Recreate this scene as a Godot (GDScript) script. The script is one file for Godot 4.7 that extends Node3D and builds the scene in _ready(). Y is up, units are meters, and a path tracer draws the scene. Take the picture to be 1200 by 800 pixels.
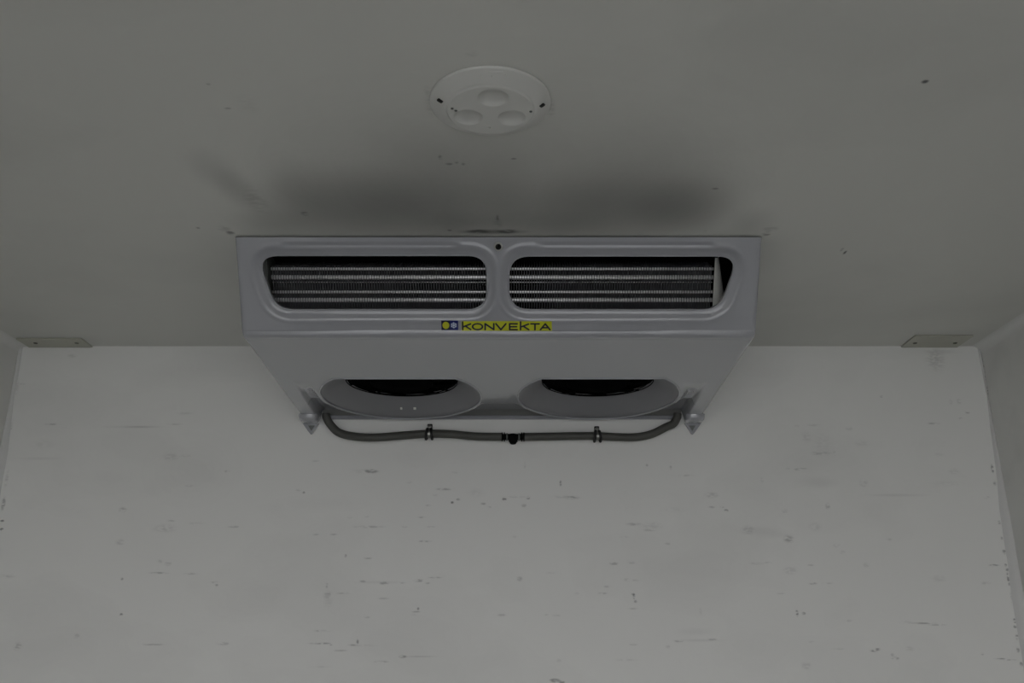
extends Node3D
# The front end of an insulated van body seen from inside: ceiling, bulkhead and side walls, a white
# evaporator unit hung in the corner, its drain hose, a round ceiling light and two fixing plates.
# Heights in the constants below are measured from the lens, which is EYE above the floor.

const EYE := 1.5
const TOP := 0.56        # ceiling above the lens
const BACK := -1.733     # bulkhead
const LEFT := -0.972
const RIGHT := 0.924
const REAR := 2.3       # the open rear doors
const UX := -0.0194      # middle of the evaporator
const HW := 0.381        # half its width

const SETTING := {
	"wall_front": ["scuffed white board wall below the cooling unit", "wall"],
	"wall_left": ["plain white side wall at the left edge", "wall"],
	"wall_right": ["plain white side wall at the right edge with dark seam specks", "wall"],
	"ceiling": ["white ceiling with dark dust blown onto it above the cooling unit", "ceiling"],
	"floor": ["grey floor of the cargo box below the picture", "floor"],
	"ground": ["pale yard outside the open rear of the cargo box", "ground"],
	"trim_1": ["coved edge between ceiling and left wall", "trim"],
	"trim_2": ["coved edge between ceiling and right wall", "trim"],
	"trim_3": ["bead of sealant down the left edge of the front wall", "trim"],
	"trim_4": ["widening bead of sealant down the right edge of the front wall", "trim"],
}

# scuffs on the front wall: x, y above the lens, half width, half height, darkness
const SCUFFS := [
	[-0.8827, 0.4023, 0.0148, 0.0013, 0.22], [-0.7295, 0.3972, 0.0508, 0.0021, 0.07], [-0.7131, 0.3972, 0.0287, 0.0013, 0.12], [-0.6481, 0.4023, 0.0131, 0.0013, 0.14], [-0.955, 0.4822, 0.0042, 0.0012, 0.3], [-0.8671, 0.5397, 0.0076, 0.0035, 0.08],
	[-0.6308, 0.4241, 0.0132, 0.0025, 0.08], [-0.8963, 0.3639, 0.0179, 0.0074, 0.04], [-0.8999, 0.3359, 0.0365, 0.0025, 0.05], [-0.649, 0.3392, 0.0114, 0.0066, 0.07], [-0.62, 0.3409, 0.0114, 0.0016, 0.08], [-0.6058, 0.3147, 0.0646, 0.0488, 0.03],
	[-0.5392, 0.3115, 0.0048, 0.002, 0.12], [-0.6073, 0.284, 0.0064, 0.0018, 0.14], [-0.7267, 0.2393, 0.0064, 0.004, 0.16], [-0.7235, 0.1798, 0.0071, 0.0046, 0.1], [-0.6445, 0.2047, 0.019, 0.0063, 0.1], [-0.6335, 0.2188, 0.0064, 0.0013, 0.14],
	[-0.5869, 0.2141, 0.0143, 0.0013, 0.1], [-0.515, 0.2078, 0.0111, 0.0016, 0.16], [-0.6444, 0.1246, 0.0172, 0.0015, 0.26], [-0.5881, 0.1231, 0.0125, 0.0015, 0.16], [-0.6308, 0.1414, 0.0055, 0.0038, 0.12], [-0.6468, 0.1444, 0.0047, 0.0031, 0.1],
	[-0.7117, 0.114, 0.0023, 0.002, 0.3], [-0.7049, 0.0513, 0.0026, 0.0022, 0.6], [-0.5378, 0.1035, 0.0026, 0.0023, 0.22], [-0.5429, 0.108, 0.007, 0.0019, 0.1], [-0.3911, 0.2712, 0.0024, 0.0021, 0.3], [-0.401, 0.276, 0.0048, 0.0016, 0.12],
	[-0.3635, 0.1938, 0.0063, 0.0012, 0.14], [-0.3303, 0.1938, 0.0063, 0.0012, 0.16], [-0.3346, 0.0855, 0.007, 0.0067, 0.08], [-0.8821, -0.0028, 0.0069, 0.0058, 0.16], [-0.7796, 0.0146, 0.0046, 0.0036, 0.1], [-0.9227, 0.1186, 0.014, 0.003, 0.12],
	[-0.6402, 0.0001, 0.0183, 0.0014, 0.2], [-0.5154, 0.0016, 0.0107, 0.0022, 0.13], [-0.3593, 0.2504, 0.0639, 0.0111, 0.02], [-0.2664, 0.3115, 0.0113, 0.0032, 0.32], [-0.2745, 0.3115, 0.0242, 0.0041, 0.08], [-0.1268, 0.2776, 0.0144, 0.0019, 0.3],
	[-0.1118, 0.2528, 0.0024, 0.0021, 0.6], [-0.1007, 0.2584, 0.0036, 0.0019, 0.26], [-0.0144, 0.2592, 0.0036, 0.0029, 0.5], [0.008, 0.2632, 0.0208, 0.0016, 0.1], [0.0304, 0.2616, 0.0032, 0.0027, 0.36], [-0.0543, 0.2504, 0.0048, 0.0019, 0.24],
	[-0.0431, 0.2441, 0.004, 0.0013, 0.18], [0.0223, 0.2472, 0.0048, 0.0029, 0.16], [-0.1081, 0.309, 0.0073, 0.0013, 0.16], [-0.0673, 0.2712, 0.0128, 0.0072, 0.05], [-0.1669, 0.2251, 0.0095, 0.0013, 0.18], [-0.1505, 0.2078, 0.0071, 0.0013, 0.1],
	[-0.2662, 0.2078, 0.0254, 0.0019, 0.2], [-0.1996, 0.2078, 0.0048, 0.0014, 0.16], [-0.1608, 0.1814, 0.011, 0.0014, 0.22], [-0.2703, 0.2267, 0.0048, 0.0011, 0.1], [-0.302, 0.2251, 0.0048, 0.0016, 0.06], [-0.306, 0.1552, 0.002, 0.0026, 0.26],
	[-0.265, 0.1506, 0.0071, 0.0012, 0.18], [-0.3726, 0.331, 0.0057, 0.0013, 0.12], [0.0243, 0.3229, 0.0018, 0.0057, 0.08], [0.0916, 0.2888, 0.0018, 0.0048, 0.4], [-0.1564, 0.2472, 0.0048, 0.0013, 0.14], [-0.193, 0.2904, 0.0048, 0.0016, 0.08],
	[0.0047, 0.1891, 0.0047, 0.0016, 0.06], [-0.1441, 0.2664, 0.004, 0.0016, 0.08], [-0.3372, 0.102, 0.002, 0.0045, 0.16], [-0.2723, 0.1095, 0.0054, 0.0018, 0.18], [-0.2333, 0.1065, 0.0078, 0.0026, 0.22], [-0.2411, 0.108, 0.0389, 0.0023, 0.06],
	[-0.1975, 0.1065, 0.0062, 0.0012, 0.14], [-0.1697, 0.111, 0.0078, 0.0023, 0.26], [-0.1402, 0.1163, 0.0109, 0.0011, 0.2], [-0.154, 0.1065, 0.0039, 0.0014, 0.16], [-0.3069, 0.0885, 0.0108, 0.0013, 0.13], [-0.3332, 0.0885, 0.007, 0.0018, 0.1],
	[-0.3324, 0.075, 0.0062, 0.0089, 0.05], [-0.2321, 0.0795, 0.0101, 0.0013, 0.13], [-0.1726, 0.0565, 0.0077, 0.0012, 0.26], [-0.1696, 0.0617, 0.0019, 0.0022, 0.36], [-0.1739, 0.0513, 0.0069, 0.001, 0.1], [-0.2614, 0.0469, 0.0054, 0.0012, 0.13],
	[-0.3414, 0.0234, 0.0138, 0.0015, 0.2], [-0.3416, 0.0022, 0.0183, 0.0013, 0.4], [-0.3232, 0.0007, 0.0023, 0.0018, 0.3], [-0.2761, 0.0045, 0.0018, 0.0044, 0.36], [-0.285, -0.0006, 0.0069, 0.0013, 0.22], [-0.3058, -0.01, 0.0107, 0.0013, 0.17],
	[-0.2667, -0.0013, 0.0229, 0.0017, 0.07], [-0.1944, -0.0201, 0.0061, 0.0022, 0.36], [-0.164, -0.0201, 0.0273, 0.0009, 0.18], [-0.232, -0.0287, 0.0114, 0.0014, 0.2], [-0.0185, 0.0506, 0.0069, 0.0019, 0.13], [0.08, 0.0498, 0.0069, 0.0012, 0.12],
	[0.0616, 0.0513, 0.0046, 0.0012, 0.08], [0.014, 0.114, 0.0047, 0.0038, 0.16], [-0.3406, -0.0373, 0.0151, 0.0013, 0.08], [0.0754, -0.06, 0.0083, 0.0028, 0.42], [0.0874, -0.0628, 0.0053, 0.0021, 0.4], [0.0749, 0.1246, 0.0109, 0.0015, 0.06],
	[0.1136, 0.2616, 0.012, 0.0032, 0.28], [0.0976, 0.2632, 0.0208, 0.0024, 0.09], [0.2556, 0.3229, 0.0023, 0.0024, 0.18], [0.3008, 0.3212, 0.0019, 0.0057, 0.16], [0.3224, 0.3034, 0.0177, 0.0016, 0.14], [0.3747, 0.2664, 0.0112, 0.0048, 0.12],
	[0.3732, 0.2441, 0.0056, 0.0017, 0.18], [0.3924, 0.2441, 0.004, 0.0013, 0.16], [0.3999, 0.2377, 0.0035, 0.0024, 0.42], [0.2268, 0.2125, 0.0127, 0.0027, 0.2],
]
# more scuffs, lower and to the right
const MORE_SCUFFS := [
	[0.2615, 0.2094, 0.0174, 0.0063, 0.08], [0.2548, 0.2016, 0.0103, 0.0019, 0.12], [0.2084, 0.1891, 0.0071, 0.0014, 0.12], [0.2867, 0.1767, 0.0055, 0.0019, 0.12], [0.4384, 0.2016, 0.0103, 0.007, 0.1], [0.459, 0.2016, 0.0317, 0.0062, 0.04],
	[0.5113, 0.186, 0.0079, 0.0062, 0.13], [0.4868, 0.1938, 0.0316, 0.0062, 0.04], [0.5395, 0.3147, 0.0057, 0.0015, 0.2], [0.5219, 0.3163, 0.0048, 0.0016, 0.1], [0.4717, 0.2953, 0.0027, 0.0048, 0.08], [0.5096, 0.2362, 0.0048, 0.0032, 0.08],
	[0.3028, 0.2393, 0.0191, 0.0047, 0.03], [0.1878, 0.1414, 0.0078, 0.0023, 0.26], [0.2208, 0.1429, 0.0078, 0.0018, 0.16], [0.2179, 0.111, 0.0117, 0.0017, 0.2], [0.2087, 0.114, 0.007, 0.0012, 0.14], [0.1724, 0.1005, 0.007, 0.0018, 0.12],
	[0.1643, 0.0885, 0.0085, 0.0013, 0.16], [0.2215, 0.084, 0.002, 0.0052, 0.5], [0.22, 0.087, 0.0031, 0.0015, 0.3], [0.2241, 0.0743, 0.0026, 0.0022, 0.4], [0.219, 0.0617, 0.0085, 0.0013, 0.13], [0.2976, 0.0059, 0.0076, 0.0016, 0.2],
	[0.3588, 0.0088, 0.0069, 0.0015, 0.18], [0.3358, 0.0074, 0.0343, 0.0022, 0.07], [0.3291, 0.0219, 0.0276, 0.0058, 0.04], [0.2165, 0.0001, 0.0069, 0.0013, 0.1], [0.2048, -0.0258, 0.0182, 0.0013, 0.08], [0.2787, -0.0042, 0.0038, 0.0029, 0.1],
	[0.3405, 0.0572, 0.0023, 0.0059, 0.05], [0.4882, 0.0885, 0.007, 0.0013, 0.13], [0.5144, 0.0543, 0.0023, 0.0052, 0.46], [0.5266, 0.0535, 0.0031, 0.0022, 0.36], [0.4492, 0.1414, 0.011, 0.0018, 0.1], [0.4697, 0.1429, 0.0063, 0.0015, 0.09],
	[0.1178, 0.0885, 0.0046, 0.0015, 0.05], [0.0834, -0.0272, 0.0038, 0.0029, 0.06], [0.8325, 0.5327, 0.0168, 0.0211, 0.13], [0.8449, 0.5485, 0.0286, 0.0044, 0.08], [0.7173, 0.4573, 0.0023, 0.0021, 0.46], [0.8107, 0.4039, 0.0107, 0.0015, 0.2],
	[0.8648, 0.414, 0.0041, 0.0015, 0.24], [0.8798, 0.4258, 0.0041, 0.002, 0.24], [0.8666, 0.4479, 0.0041, 0.0043, 0.1], [0.8498, 0.4462, 0.0033, 0.0043, 0.08], [0.5896, 0.3458, 0.0162, 0.0028, 0.16], [0.614, 0.3458, 0.0028, 0.0041, 0.16],
	[0.5766, 0.3458, 0.0065, 0.0025, 0.1], [0.5932, 0.3639, 0.0163, 0.0215, 0.04], [0.5477, 0.3989, 0.0041, 0.0017, 0.12], [0.5774, 0.4006, 0.0131, 0.0025, 0.09], [0.5635, 0.3772, 0.0082, 0.01, 0.05], [0.6471, 0.3939, 0.0066, 0.0033, 0.07],
	[0.6681, 0.3639, 0.013, 0.005, 0.05], [0.5494, 0.3163, 0.0097, 0.0015, 0.14], [0.579, 0.2904, 0.0322, 0.0097, 0.05], [0.6624, 0.2888, 0.0072, 0.0064, 0.08], [0.7206, 0.2664, 0.048, 0.0024, 0.07], [0.5903, 0.2457, 0.004, 0.0056, 0.16],
	[0.82, 0.2888, 0.0241, 0.004, 0.04], [0.9097, 0.3163, 0.0024, 0.0073, 0.45], [0.9101, 0.2888, 0.0029, 0.0032, 0.4], [0.8912, 0.2616, 0.0048, 0.0024, 0.12], [0.8363, 0.3115, 0.0097, 0.0049, 0.05], [0.8119, 0.3441, 0.0081, 0.0033, 0.05],
	[0.8839, 0.1383, 0.0086, 0.0014, 0.46], [0.5489, 0.1057, 0.007, 0.0018, 0.2], [0.5754, 0.1065, 0.0093, 0.0012, 0.1], [0.7414, 0.0366, 0.02, 0.0013, 0.36], [0.764, 0.0336, 0.0169, 0.001, 0.22], [0.7093, 0.038, 0.0107, 0.0022, 0.06],
	[0.6451, -0.01, 0.0061, 0.002, 0.46], [0.653, -0.0078, 0.0046, 0.0017, 0.4], [0.6815, -0.0229, 0.0061, 0.0022, 0.36], [0.6776, -0.0172, 0.003, 0.0022, 0.16], [0.868, -0.0237, 0.0091, 0.001, 0.34], [0.8859, -0.0258, 0.0106, 0.0009, 0.2],
	[0.8374, -0.0158, 0.0026, 0.0019, 0.18], [0.5128, 0.1845, 0.0087, 0.0047, 0.1], [0.5625, 0.2078, 0.0095, 0.0063, 0.06], [0.5091, 0.1292, 0.0109, 0.0061, 0.07], [0.5983, 0.1736, 0.0055, 0.0026, 0.13], [0.608, 0.1613, 0.0047, 0.0026, 0.13],
	[0.5475, 0.1383, 0.0055, 0.0014, 0.13], [0.537, 0.0045, 0.0053, 0.0013, 0.13], [0.583, -0.0071, 0.0107, 0.0013, 0.1], [0.6958, 0.1845, 0.0063, 0.0023, 0.1], [0.7094, -0.0071, 0.0061, 0.0036, 0.08], [0.5223, -0.0358, 0.0076, 0.0057, 0.08],
	[0.6053, 0.041, 0.0061, 0.0018, 0.1], [0.8631, 0.1065, 0.0078, 0.0023, 0.1], [0.7787, 0.114, 0.0109, 0.0053, 0.05], [0.6492, 0.1383, 0.0047, 0.0038, 0.08], [0.906, 0.2157, 0.0021, 0.0039, 0.45], [0.9061, 0.1876, 0.0019, 0.0039, 0.2],
	[0.9067, 0.1628, 0.0031, 0.0046, 0.3], [0.905, 0.1383, 0.0023, 0.0023, 0.5], [0.9075, 0.13, 0.0034, 0.003, 0.42], [0.9056, 0.114, 0.002, 0.0113, 0.46], [0.9054, 0.081, 0.0015, 0.0119, 0.15], [0.9048, 0.041, 0.0023, 0.0037, 0.5],
	[0.9038, 0.0307, 0.0026, 0.0022, 0.5], [0.9047, 0.0132, 0.0026, 0.0051, 0.36], [0.9025, -0.0086, 0.0026, 0.0043, 0.3], [0.9043, -0.033, 0.0026, 0.0036, 0.45], [-0.9636, 0.4736, 0.0033, 0.012, 0.12], [-0.9639, 0.3972, 0.0041, 0.0084, 0.15],
	[-0.9517, 0.2504, 0.0032, 0.0111, 0.3], [-0.9478, 0.2188, 0.004, 0.0016, 0.5], [-0.9467, 0.2032, 0.0032, 0.0023, 0.5], [-0.9535, 0.2985, 0.0032, 0.0162, 0.12],
]
# dust blown onto the ceiling and specks there: x, z, half width, half depth, darkness
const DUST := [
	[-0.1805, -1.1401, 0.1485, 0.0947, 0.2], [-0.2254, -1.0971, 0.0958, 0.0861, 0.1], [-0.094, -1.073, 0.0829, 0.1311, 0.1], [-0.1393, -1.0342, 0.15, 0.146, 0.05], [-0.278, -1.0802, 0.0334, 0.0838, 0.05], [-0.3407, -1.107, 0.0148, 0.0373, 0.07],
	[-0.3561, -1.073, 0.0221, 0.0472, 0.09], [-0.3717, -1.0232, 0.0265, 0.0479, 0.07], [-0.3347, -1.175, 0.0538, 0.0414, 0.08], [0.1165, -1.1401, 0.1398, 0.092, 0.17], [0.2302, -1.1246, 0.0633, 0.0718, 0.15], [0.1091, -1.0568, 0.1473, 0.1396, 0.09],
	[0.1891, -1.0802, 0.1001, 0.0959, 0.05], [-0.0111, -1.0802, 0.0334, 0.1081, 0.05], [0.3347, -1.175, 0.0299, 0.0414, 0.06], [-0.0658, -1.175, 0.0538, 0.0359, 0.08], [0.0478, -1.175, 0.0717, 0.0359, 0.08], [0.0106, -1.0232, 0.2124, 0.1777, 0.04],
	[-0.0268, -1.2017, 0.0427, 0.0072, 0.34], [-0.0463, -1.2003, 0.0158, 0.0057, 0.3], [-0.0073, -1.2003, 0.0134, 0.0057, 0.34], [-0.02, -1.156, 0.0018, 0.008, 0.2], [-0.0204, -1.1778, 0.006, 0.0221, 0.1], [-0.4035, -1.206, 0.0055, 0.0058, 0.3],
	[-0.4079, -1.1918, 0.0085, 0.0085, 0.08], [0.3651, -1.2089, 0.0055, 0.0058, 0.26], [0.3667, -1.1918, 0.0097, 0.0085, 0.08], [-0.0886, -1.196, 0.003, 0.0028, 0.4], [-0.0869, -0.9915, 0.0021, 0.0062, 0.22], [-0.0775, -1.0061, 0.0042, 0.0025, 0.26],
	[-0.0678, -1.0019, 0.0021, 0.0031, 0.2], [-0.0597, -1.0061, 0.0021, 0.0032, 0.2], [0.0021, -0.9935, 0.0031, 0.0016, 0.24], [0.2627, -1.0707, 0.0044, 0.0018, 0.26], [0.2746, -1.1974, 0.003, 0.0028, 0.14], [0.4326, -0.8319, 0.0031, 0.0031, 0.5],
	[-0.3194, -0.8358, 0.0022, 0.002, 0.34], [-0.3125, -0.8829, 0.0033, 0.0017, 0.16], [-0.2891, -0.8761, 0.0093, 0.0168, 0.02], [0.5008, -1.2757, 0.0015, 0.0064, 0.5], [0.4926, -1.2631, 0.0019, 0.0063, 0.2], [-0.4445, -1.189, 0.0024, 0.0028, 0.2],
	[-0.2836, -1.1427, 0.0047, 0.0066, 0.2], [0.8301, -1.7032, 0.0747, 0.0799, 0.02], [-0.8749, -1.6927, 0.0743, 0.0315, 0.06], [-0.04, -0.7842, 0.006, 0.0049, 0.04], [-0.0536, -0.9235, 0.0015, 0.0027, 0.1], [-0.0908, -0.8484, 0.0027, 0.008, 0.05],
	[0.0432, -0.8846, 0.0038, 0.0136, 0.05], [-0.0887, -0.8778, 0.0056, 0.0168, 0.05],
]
# specks along the right wall seam: z, y above the lens, half sizes, darkness
const SEAM_SPECKS := [
	[-1.728, 0.4746, 0.0047, 0.0024, 0.5], [-1.728, 0.4626, 0.0062, 0.0031, 0.25], [-1.728, 0.4335, 0.0077, 0.0078, 0.25], [-1.728, 0.397, 0.0046, 0.0062, 0.2], [-1.728, 0.3717, 0.0055, 0.007, 0.35], [-1.728, 0.3503, 0.0046, 0.0039, 0.4],
	[-1.728, 0.305, 0.0045, 0.0092, 0.5], [-1.728, 0.2856, 0.006, 0.0046, 0.55], [-1.728, 0.2689, 0.0045, 0.0038, 0.5], [-1.728, 0.2343, 0.0045, 0.0038, 0.4], [-1.728, 0.203, 0.0044, 0.018, 0.28], [-1.728, 0.1563, 0.0059, 0.0223, 0.25],
	[-1.728, 0.0959, 0.0058, 0.0295, 0.3], [-1.586, 0.5641, 0.008, 0.0022, 0.2], [-1.5833, 0.5451, 0.0106, 0.0044, 0.06],
]
var M := {}
var org := Vector3.ZERO   # base point of the thing under construction


func _ready():
	# ---- camera, sky, exposure
	var cam := Camera3D.new()
	cam.name = "camera"
	add_child(cam)
	cam.position = Vector3(0, EYE, 0)
	cam.rotation_degrees = Vector3(18.2, 0, 0)
	cam.keep_aspect = Camera3D.KEEP_HEIGHT
	cam.fov = 40.645
	cam.near = 0.02
	cam.current = true
	var env := Environment.new()
	var sm := ProceduralSkyMaterial.new()
	sm.sky_top_color = Color(0.72, 0.73, 0.755)
	sm.sky_horizon_color = Color(0.885, 0.875, 0.88)
	sm.ground_bottom_color = Color(0.40, 0.40, 0.39)
	sm.ground_horizon_color = Color(0.55, 0.55, 0.54)
	sm.sky_energy_multiplier = 1.0
	var sky := Sky.new()
	sky.sky_material = sm
	env.background_mode = Environment.BG_SKY
	env.sky = sky
	env.tonemap_mode = Environment.TONE_MAPPER_LINEAR
	env.tonemap_exposure = 5.9
	env.sdfgi_enabled = true
	env.ssao_enabled = true
	env.ssil_enabled = true
	var we := WorldEnvironment.new()
	we.name = "environment"
	we.environment = env
	add_child(we)

	materials()
	room()
	var unit := evaporator()
	drain_hose()
	ceiling_lamp()
	fixing_plates()


# ---------------------------------------------------------------- materials

func mat(called: String, c: Color, rough := 0.5, metal := 0.0, spec := 0.5) -> StandardMaterial3D:
	var m := StandardMaterial3D.new()
	m.resource_name = called
	m.albedo_color = c
	m.roughness = rough
	m.metallic = metal
	m.metallic_specular = spec
	m.cull_mode = BaseMaterial3D.CULL_DISABLED
	M[called] = m
	return m


func materials():
	mat("wall_board", Color(0.94, 0.94, 0.925), 0.55)
	mat("ceiling_sheet", Color(0.86, 0.86, 0.835), 0.55)
	mat("side_sheet", Color(0.885, 0.885, 0.87), 0.6)
	mat("sealant", Color(0.86, 0.86, 0.85), 0.6)
	mat("floor_sheet", Color(0.36, 0.36, 0.35), 0.7)
	mat("yard", Color(0.66, 0.656, 0.646), 0.95)
	var cover := mat("cover_paint", Color(0.645, 0.65, 0.668), 0.2)
	cover.clearcoat_enabled = true
	cover.clearcoat = 1.0
	cover.clearcoat_roughness = 0.04
	mat("shaded_duct", Color(0.55, 0.55, 0.56), 0.4)  # white duct toned down, the shade inside the funnel is in this colour
	mat("pale_plastic", Color(0.72, 0.72, 0.70), 0.5)
	mat("washer_grey", Color(0.70, 0.70, 0.68), 0.5)
	mat("black_liner", Color(0.05, 0.05, 0.05), 0.9, 0.0, 0.2)
	mat("black_plastic", Color(0.045, 0.045, 0.045), 0.7, 0.0, 0.25)
	mat("fan_black", Color(0.03, 0.03, 0.03), 0.9, 0.0, 0.1)
	mat("rubber", Color(0.07, 0.07, 0.07), 0.6)
	mat("aluminium", Color(0.96, 0.96, 0.96), 0.38, 0.6)
	mat("fin_metal", Color(0.44, 0.44, 0.45), 0.6, 0.2)
	mat("dull_metal", Color(0.42, 0.43, 0.42), 0.5, 0.4)
	mat("gap_shade_grey", Color(0.50, 0.50, 0.49), 0.9)  # tone of the strip that stands in for shade in the rear gap
	mat("zinc", Color(0.62, 0.62, 0.60), 0.35, 0.9)
	mat("hose_rubber", Color(0.31, 0.31, 0.29), 0.55)
	mat("lamp_plastic", Color(0.84, 0.84, 0.82), 0.4)
	mat("dark_hole", Color(0.10, 0.10, 0.09), 0.8)
	mat("plate_paint", Color(0.74, 0.74, 0.69), 0.55)
	mat("plate_screw", Color(0.40, 0.40, 0.36), 0.7)
	mat("pale_patch", Color(0.92, 0.92, 0.90), 0.4)
	# a faint orange peel on the sheets
	var n := FastNoiseLite.new()
	n.seed = 4
	n.frequency = 0.02
	n.fractal_octaves = 3
	var nt := NoiseTexture2D.new()
	nt.width = 512
	nt.height = 512
	nt.seamless = true
	nt.as_normal_map = true
	nt.bump_strength = 1.2
	nt.noise = n
	for k in ["side_sheet", "sealant", "plate_paint"]:
		M[k].normal_enabled = true
		M[k].normal_texture = nt
		M[k].normal_scale = 0.12
		M[k].uv1_triplanar = true
		M[k].uv1_scale = Vector3(3, 3, 3)


# A grey map that starts white and takes soft dark marks. Marks are [u, v, half u, half v, darkness] in pixels.
func stained(w: int, h: int, marks: Array, grain_seed: int, mottle: float) -> ImageTexture:
	var ragged := FastNoiseLite.new()
	ragged.seed = grain_seed + 1
	ragged.frequency = 0.11
	ragged.fractal_octaves = 2
	var px := PackedByteArray()
	px.resize(w * h)
	px.fill(255)
	for s in marks:
		var sharp: float = 1.0 if maxf(s[2], s[3]) > 12.0 else 1.6
		var a := maxf(s[2] * 1.5, 0.9)
		var b := maxf(s[3] * 1.5, 0.9)
		var dark: float = s[4] * minf(1.0, sharp)
		for y in range(maxi(0, int(s[1] - b)), mini(h, int(s[1] + b) + 2)):
			var dy: float = (y + 0.5 - s[1]) / b
			for x in range(maxi(0, int(s[0] - a)), mini(w, int(s[0] + a) + 2)):
				var dx: float = (x + 0.5 - s[0]) / a
				var q := dx * dx + dy * dy
				if q < 1.0:
					var g := (1.0 - q) * (1.0 - q)
					g = minf(1.0, g * (1.0 if sharp == 1.0 else 1.5))
					if sharp > 1.0 or maxf(a, b) < 40.0:
						g *= clampf(0.75 + 1.7 * ragged.get_noise_2d(x * 0.6, y * 1.6), 0.0, 1.15)
					var i := y * w + x
					px[i] = int(px[i] * (1.0 - dark * g))
	var im := Image.create_from_data(w, h, false, Image.FORMAT_L8, px)
	# large faint mottling
	var n := FastNoiseLite.new()
	n.seed = grain_seed
	n.frequency = 0.012
	n.fractal_octaves = 4
	var small := n.get_image(256, 256)
	small.convert(Image.FORMAT_L8)
	var data := small.get_data()
	for i in data.size():
		data[i] = int(128 + (data[i] - 128) * mottle)
	small = Image.create_from_data(256, 256, false, Image.FORMAT_L8, data)
	small.resize(w, h, Image.INTERPOLATE_CUBIC)
	var veil := PackedByteArray()
	veil.resize(256 * 256 * 2)
	for i in 256 * 256:
		veil[i * 2] = 90
		veil[i * 2 + 1] = clampi(int((128 - data[i]) * 1.0), 0, 255)
	var over := Image.create_from_data(256, 256, false, Image.FORMAT_LA8, veil)
	over.convert(Image.FORMAT_RGBA8)
	over.resize(w, h, Image.INTERPOLATE_CUBIC)
	im.convert(Image.FORMAT_RGBA8)
	im.blend_rect(over, Rect2i(0, 0, w, h), Vector2i.ZERO)
	im.convert(Image.FORMAT_L8)
	return ImageTexture.create_from_image(im)


# ---------------------------------------------------------------- mesh helpers

func begin(smooth := false) -> SurfaceTool:
	var st := SurfaceTool.new()
	st.begin(Mesh.PRIMITIVE_TRIANGLES)
	st.set_smooth_group(0 if smooth else -1)
	return st


func commit(st: SurfaceTool, called: String, m, parent: Node = self) -> MeshInstance3D:
	st.generate_normals()
	var o := MeshInstance3D.new()
	o.name = called
	o.mesh = st.commit()
	o.material_override = M[m] if m is String else m
	parent.add_child(o, true)
	if parent == self:
		pass
	elif parent is MeshInstance3D:
		pass
	return o


func thing(called: String, label: String, category: String, at: Vector3, group := "") -> Node3D:
	var o := Node3D.new()
	o.name = called
	o.position = at
	o.set_meta("label", label)
	o.set_meta("category", category)
	if group:
		o.set_meta("group", group)
	add_child(o, true)
	org = at
	return o


func structure(o: Node):
	o.set_meta("kind", "structure")
	var said: Array = SETTING.get(String(o.name), [])
	if said:
		o.set_meta("label", said[0])
		o.set_meta("category", said[1])


# one triangle turned so that its front looks away from «inside»
func tri(st: SurfaceTool, a: Vector3, b: Vector3, c: Vector3, inside: Vector3):
	var n := (c - a).cross(b - a)
	if n.dot((a + b + c) / 3.0 - inside) < 0.0:
		var t := b
		b = c
		c = t
	for p in [a, b, c]:
		st.add_vertex(p - org)


func quad(st: SurfaceTool, a: Vector3, b: Vector3, c: Vector3, d: Vector3, inside: Vector3):
	tri(st, a, b, c, inside)
	tri(st, a, c, d, inside)


# box with chamfered edges; «turn» orients it about its centre
func box(st: SurfaceTool, c: Vector3, size: Vector3, bevel := 0.001, turn := Basis.IDENTITY):
	var h := size * 0.5
	bevel = minf(bevel, minf(h.x, minf(h.y, h.z)) * 0.95)
	var corner := func(s: Vector3, axis: int) -> Vector3:
		var p := Vector3(s.x * (h.x - bevel), s.y * (h.y - bevel), s.z * (h.z - bevel))
		p[axis] = s[axis] * h[axis]
		return c + turn * p
	for axis in 3:
		var u := (axis + 1) % 3
		var v := (axis + 2) % 3
		for s in [-1.0, 1.0]:
			var q := []
			for k in [[-1, -1], [1, -1], [1, 1], [-1, 1]]:
				var g := Vector3.ZERO
				g[axis] = s
				g[u] = k[0]
				g[v] = k[1]
				q.append(corner.call(g, axis))
			quad(st, q[0], q[1], q[2], q[3], c)
		for su in [-1.0, 1.0]:
			for sv in [-1.0, 1.0]:
				var g0 := Vector3.ZERO
				g0[axis] = -1
				g0[u] = su
				g0[v] = sv
				var g1 := g0
				g1[axis] = 1
				quad(st, corner.call(g0, u), corner.call(g1, u), corner.call(g1, v), corner.call(g0, v), c)
	for sx in [-1.0, 1.0]:
		for sy in [-1.0, 1.0]:
			for sz in [-1.0, 1.0]:
				var g := Vector3(sx, sy, sz)
				tri(st, corner.call(g, 0), corner.call(g, 1), corner.call(g, 2), c)


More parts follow.
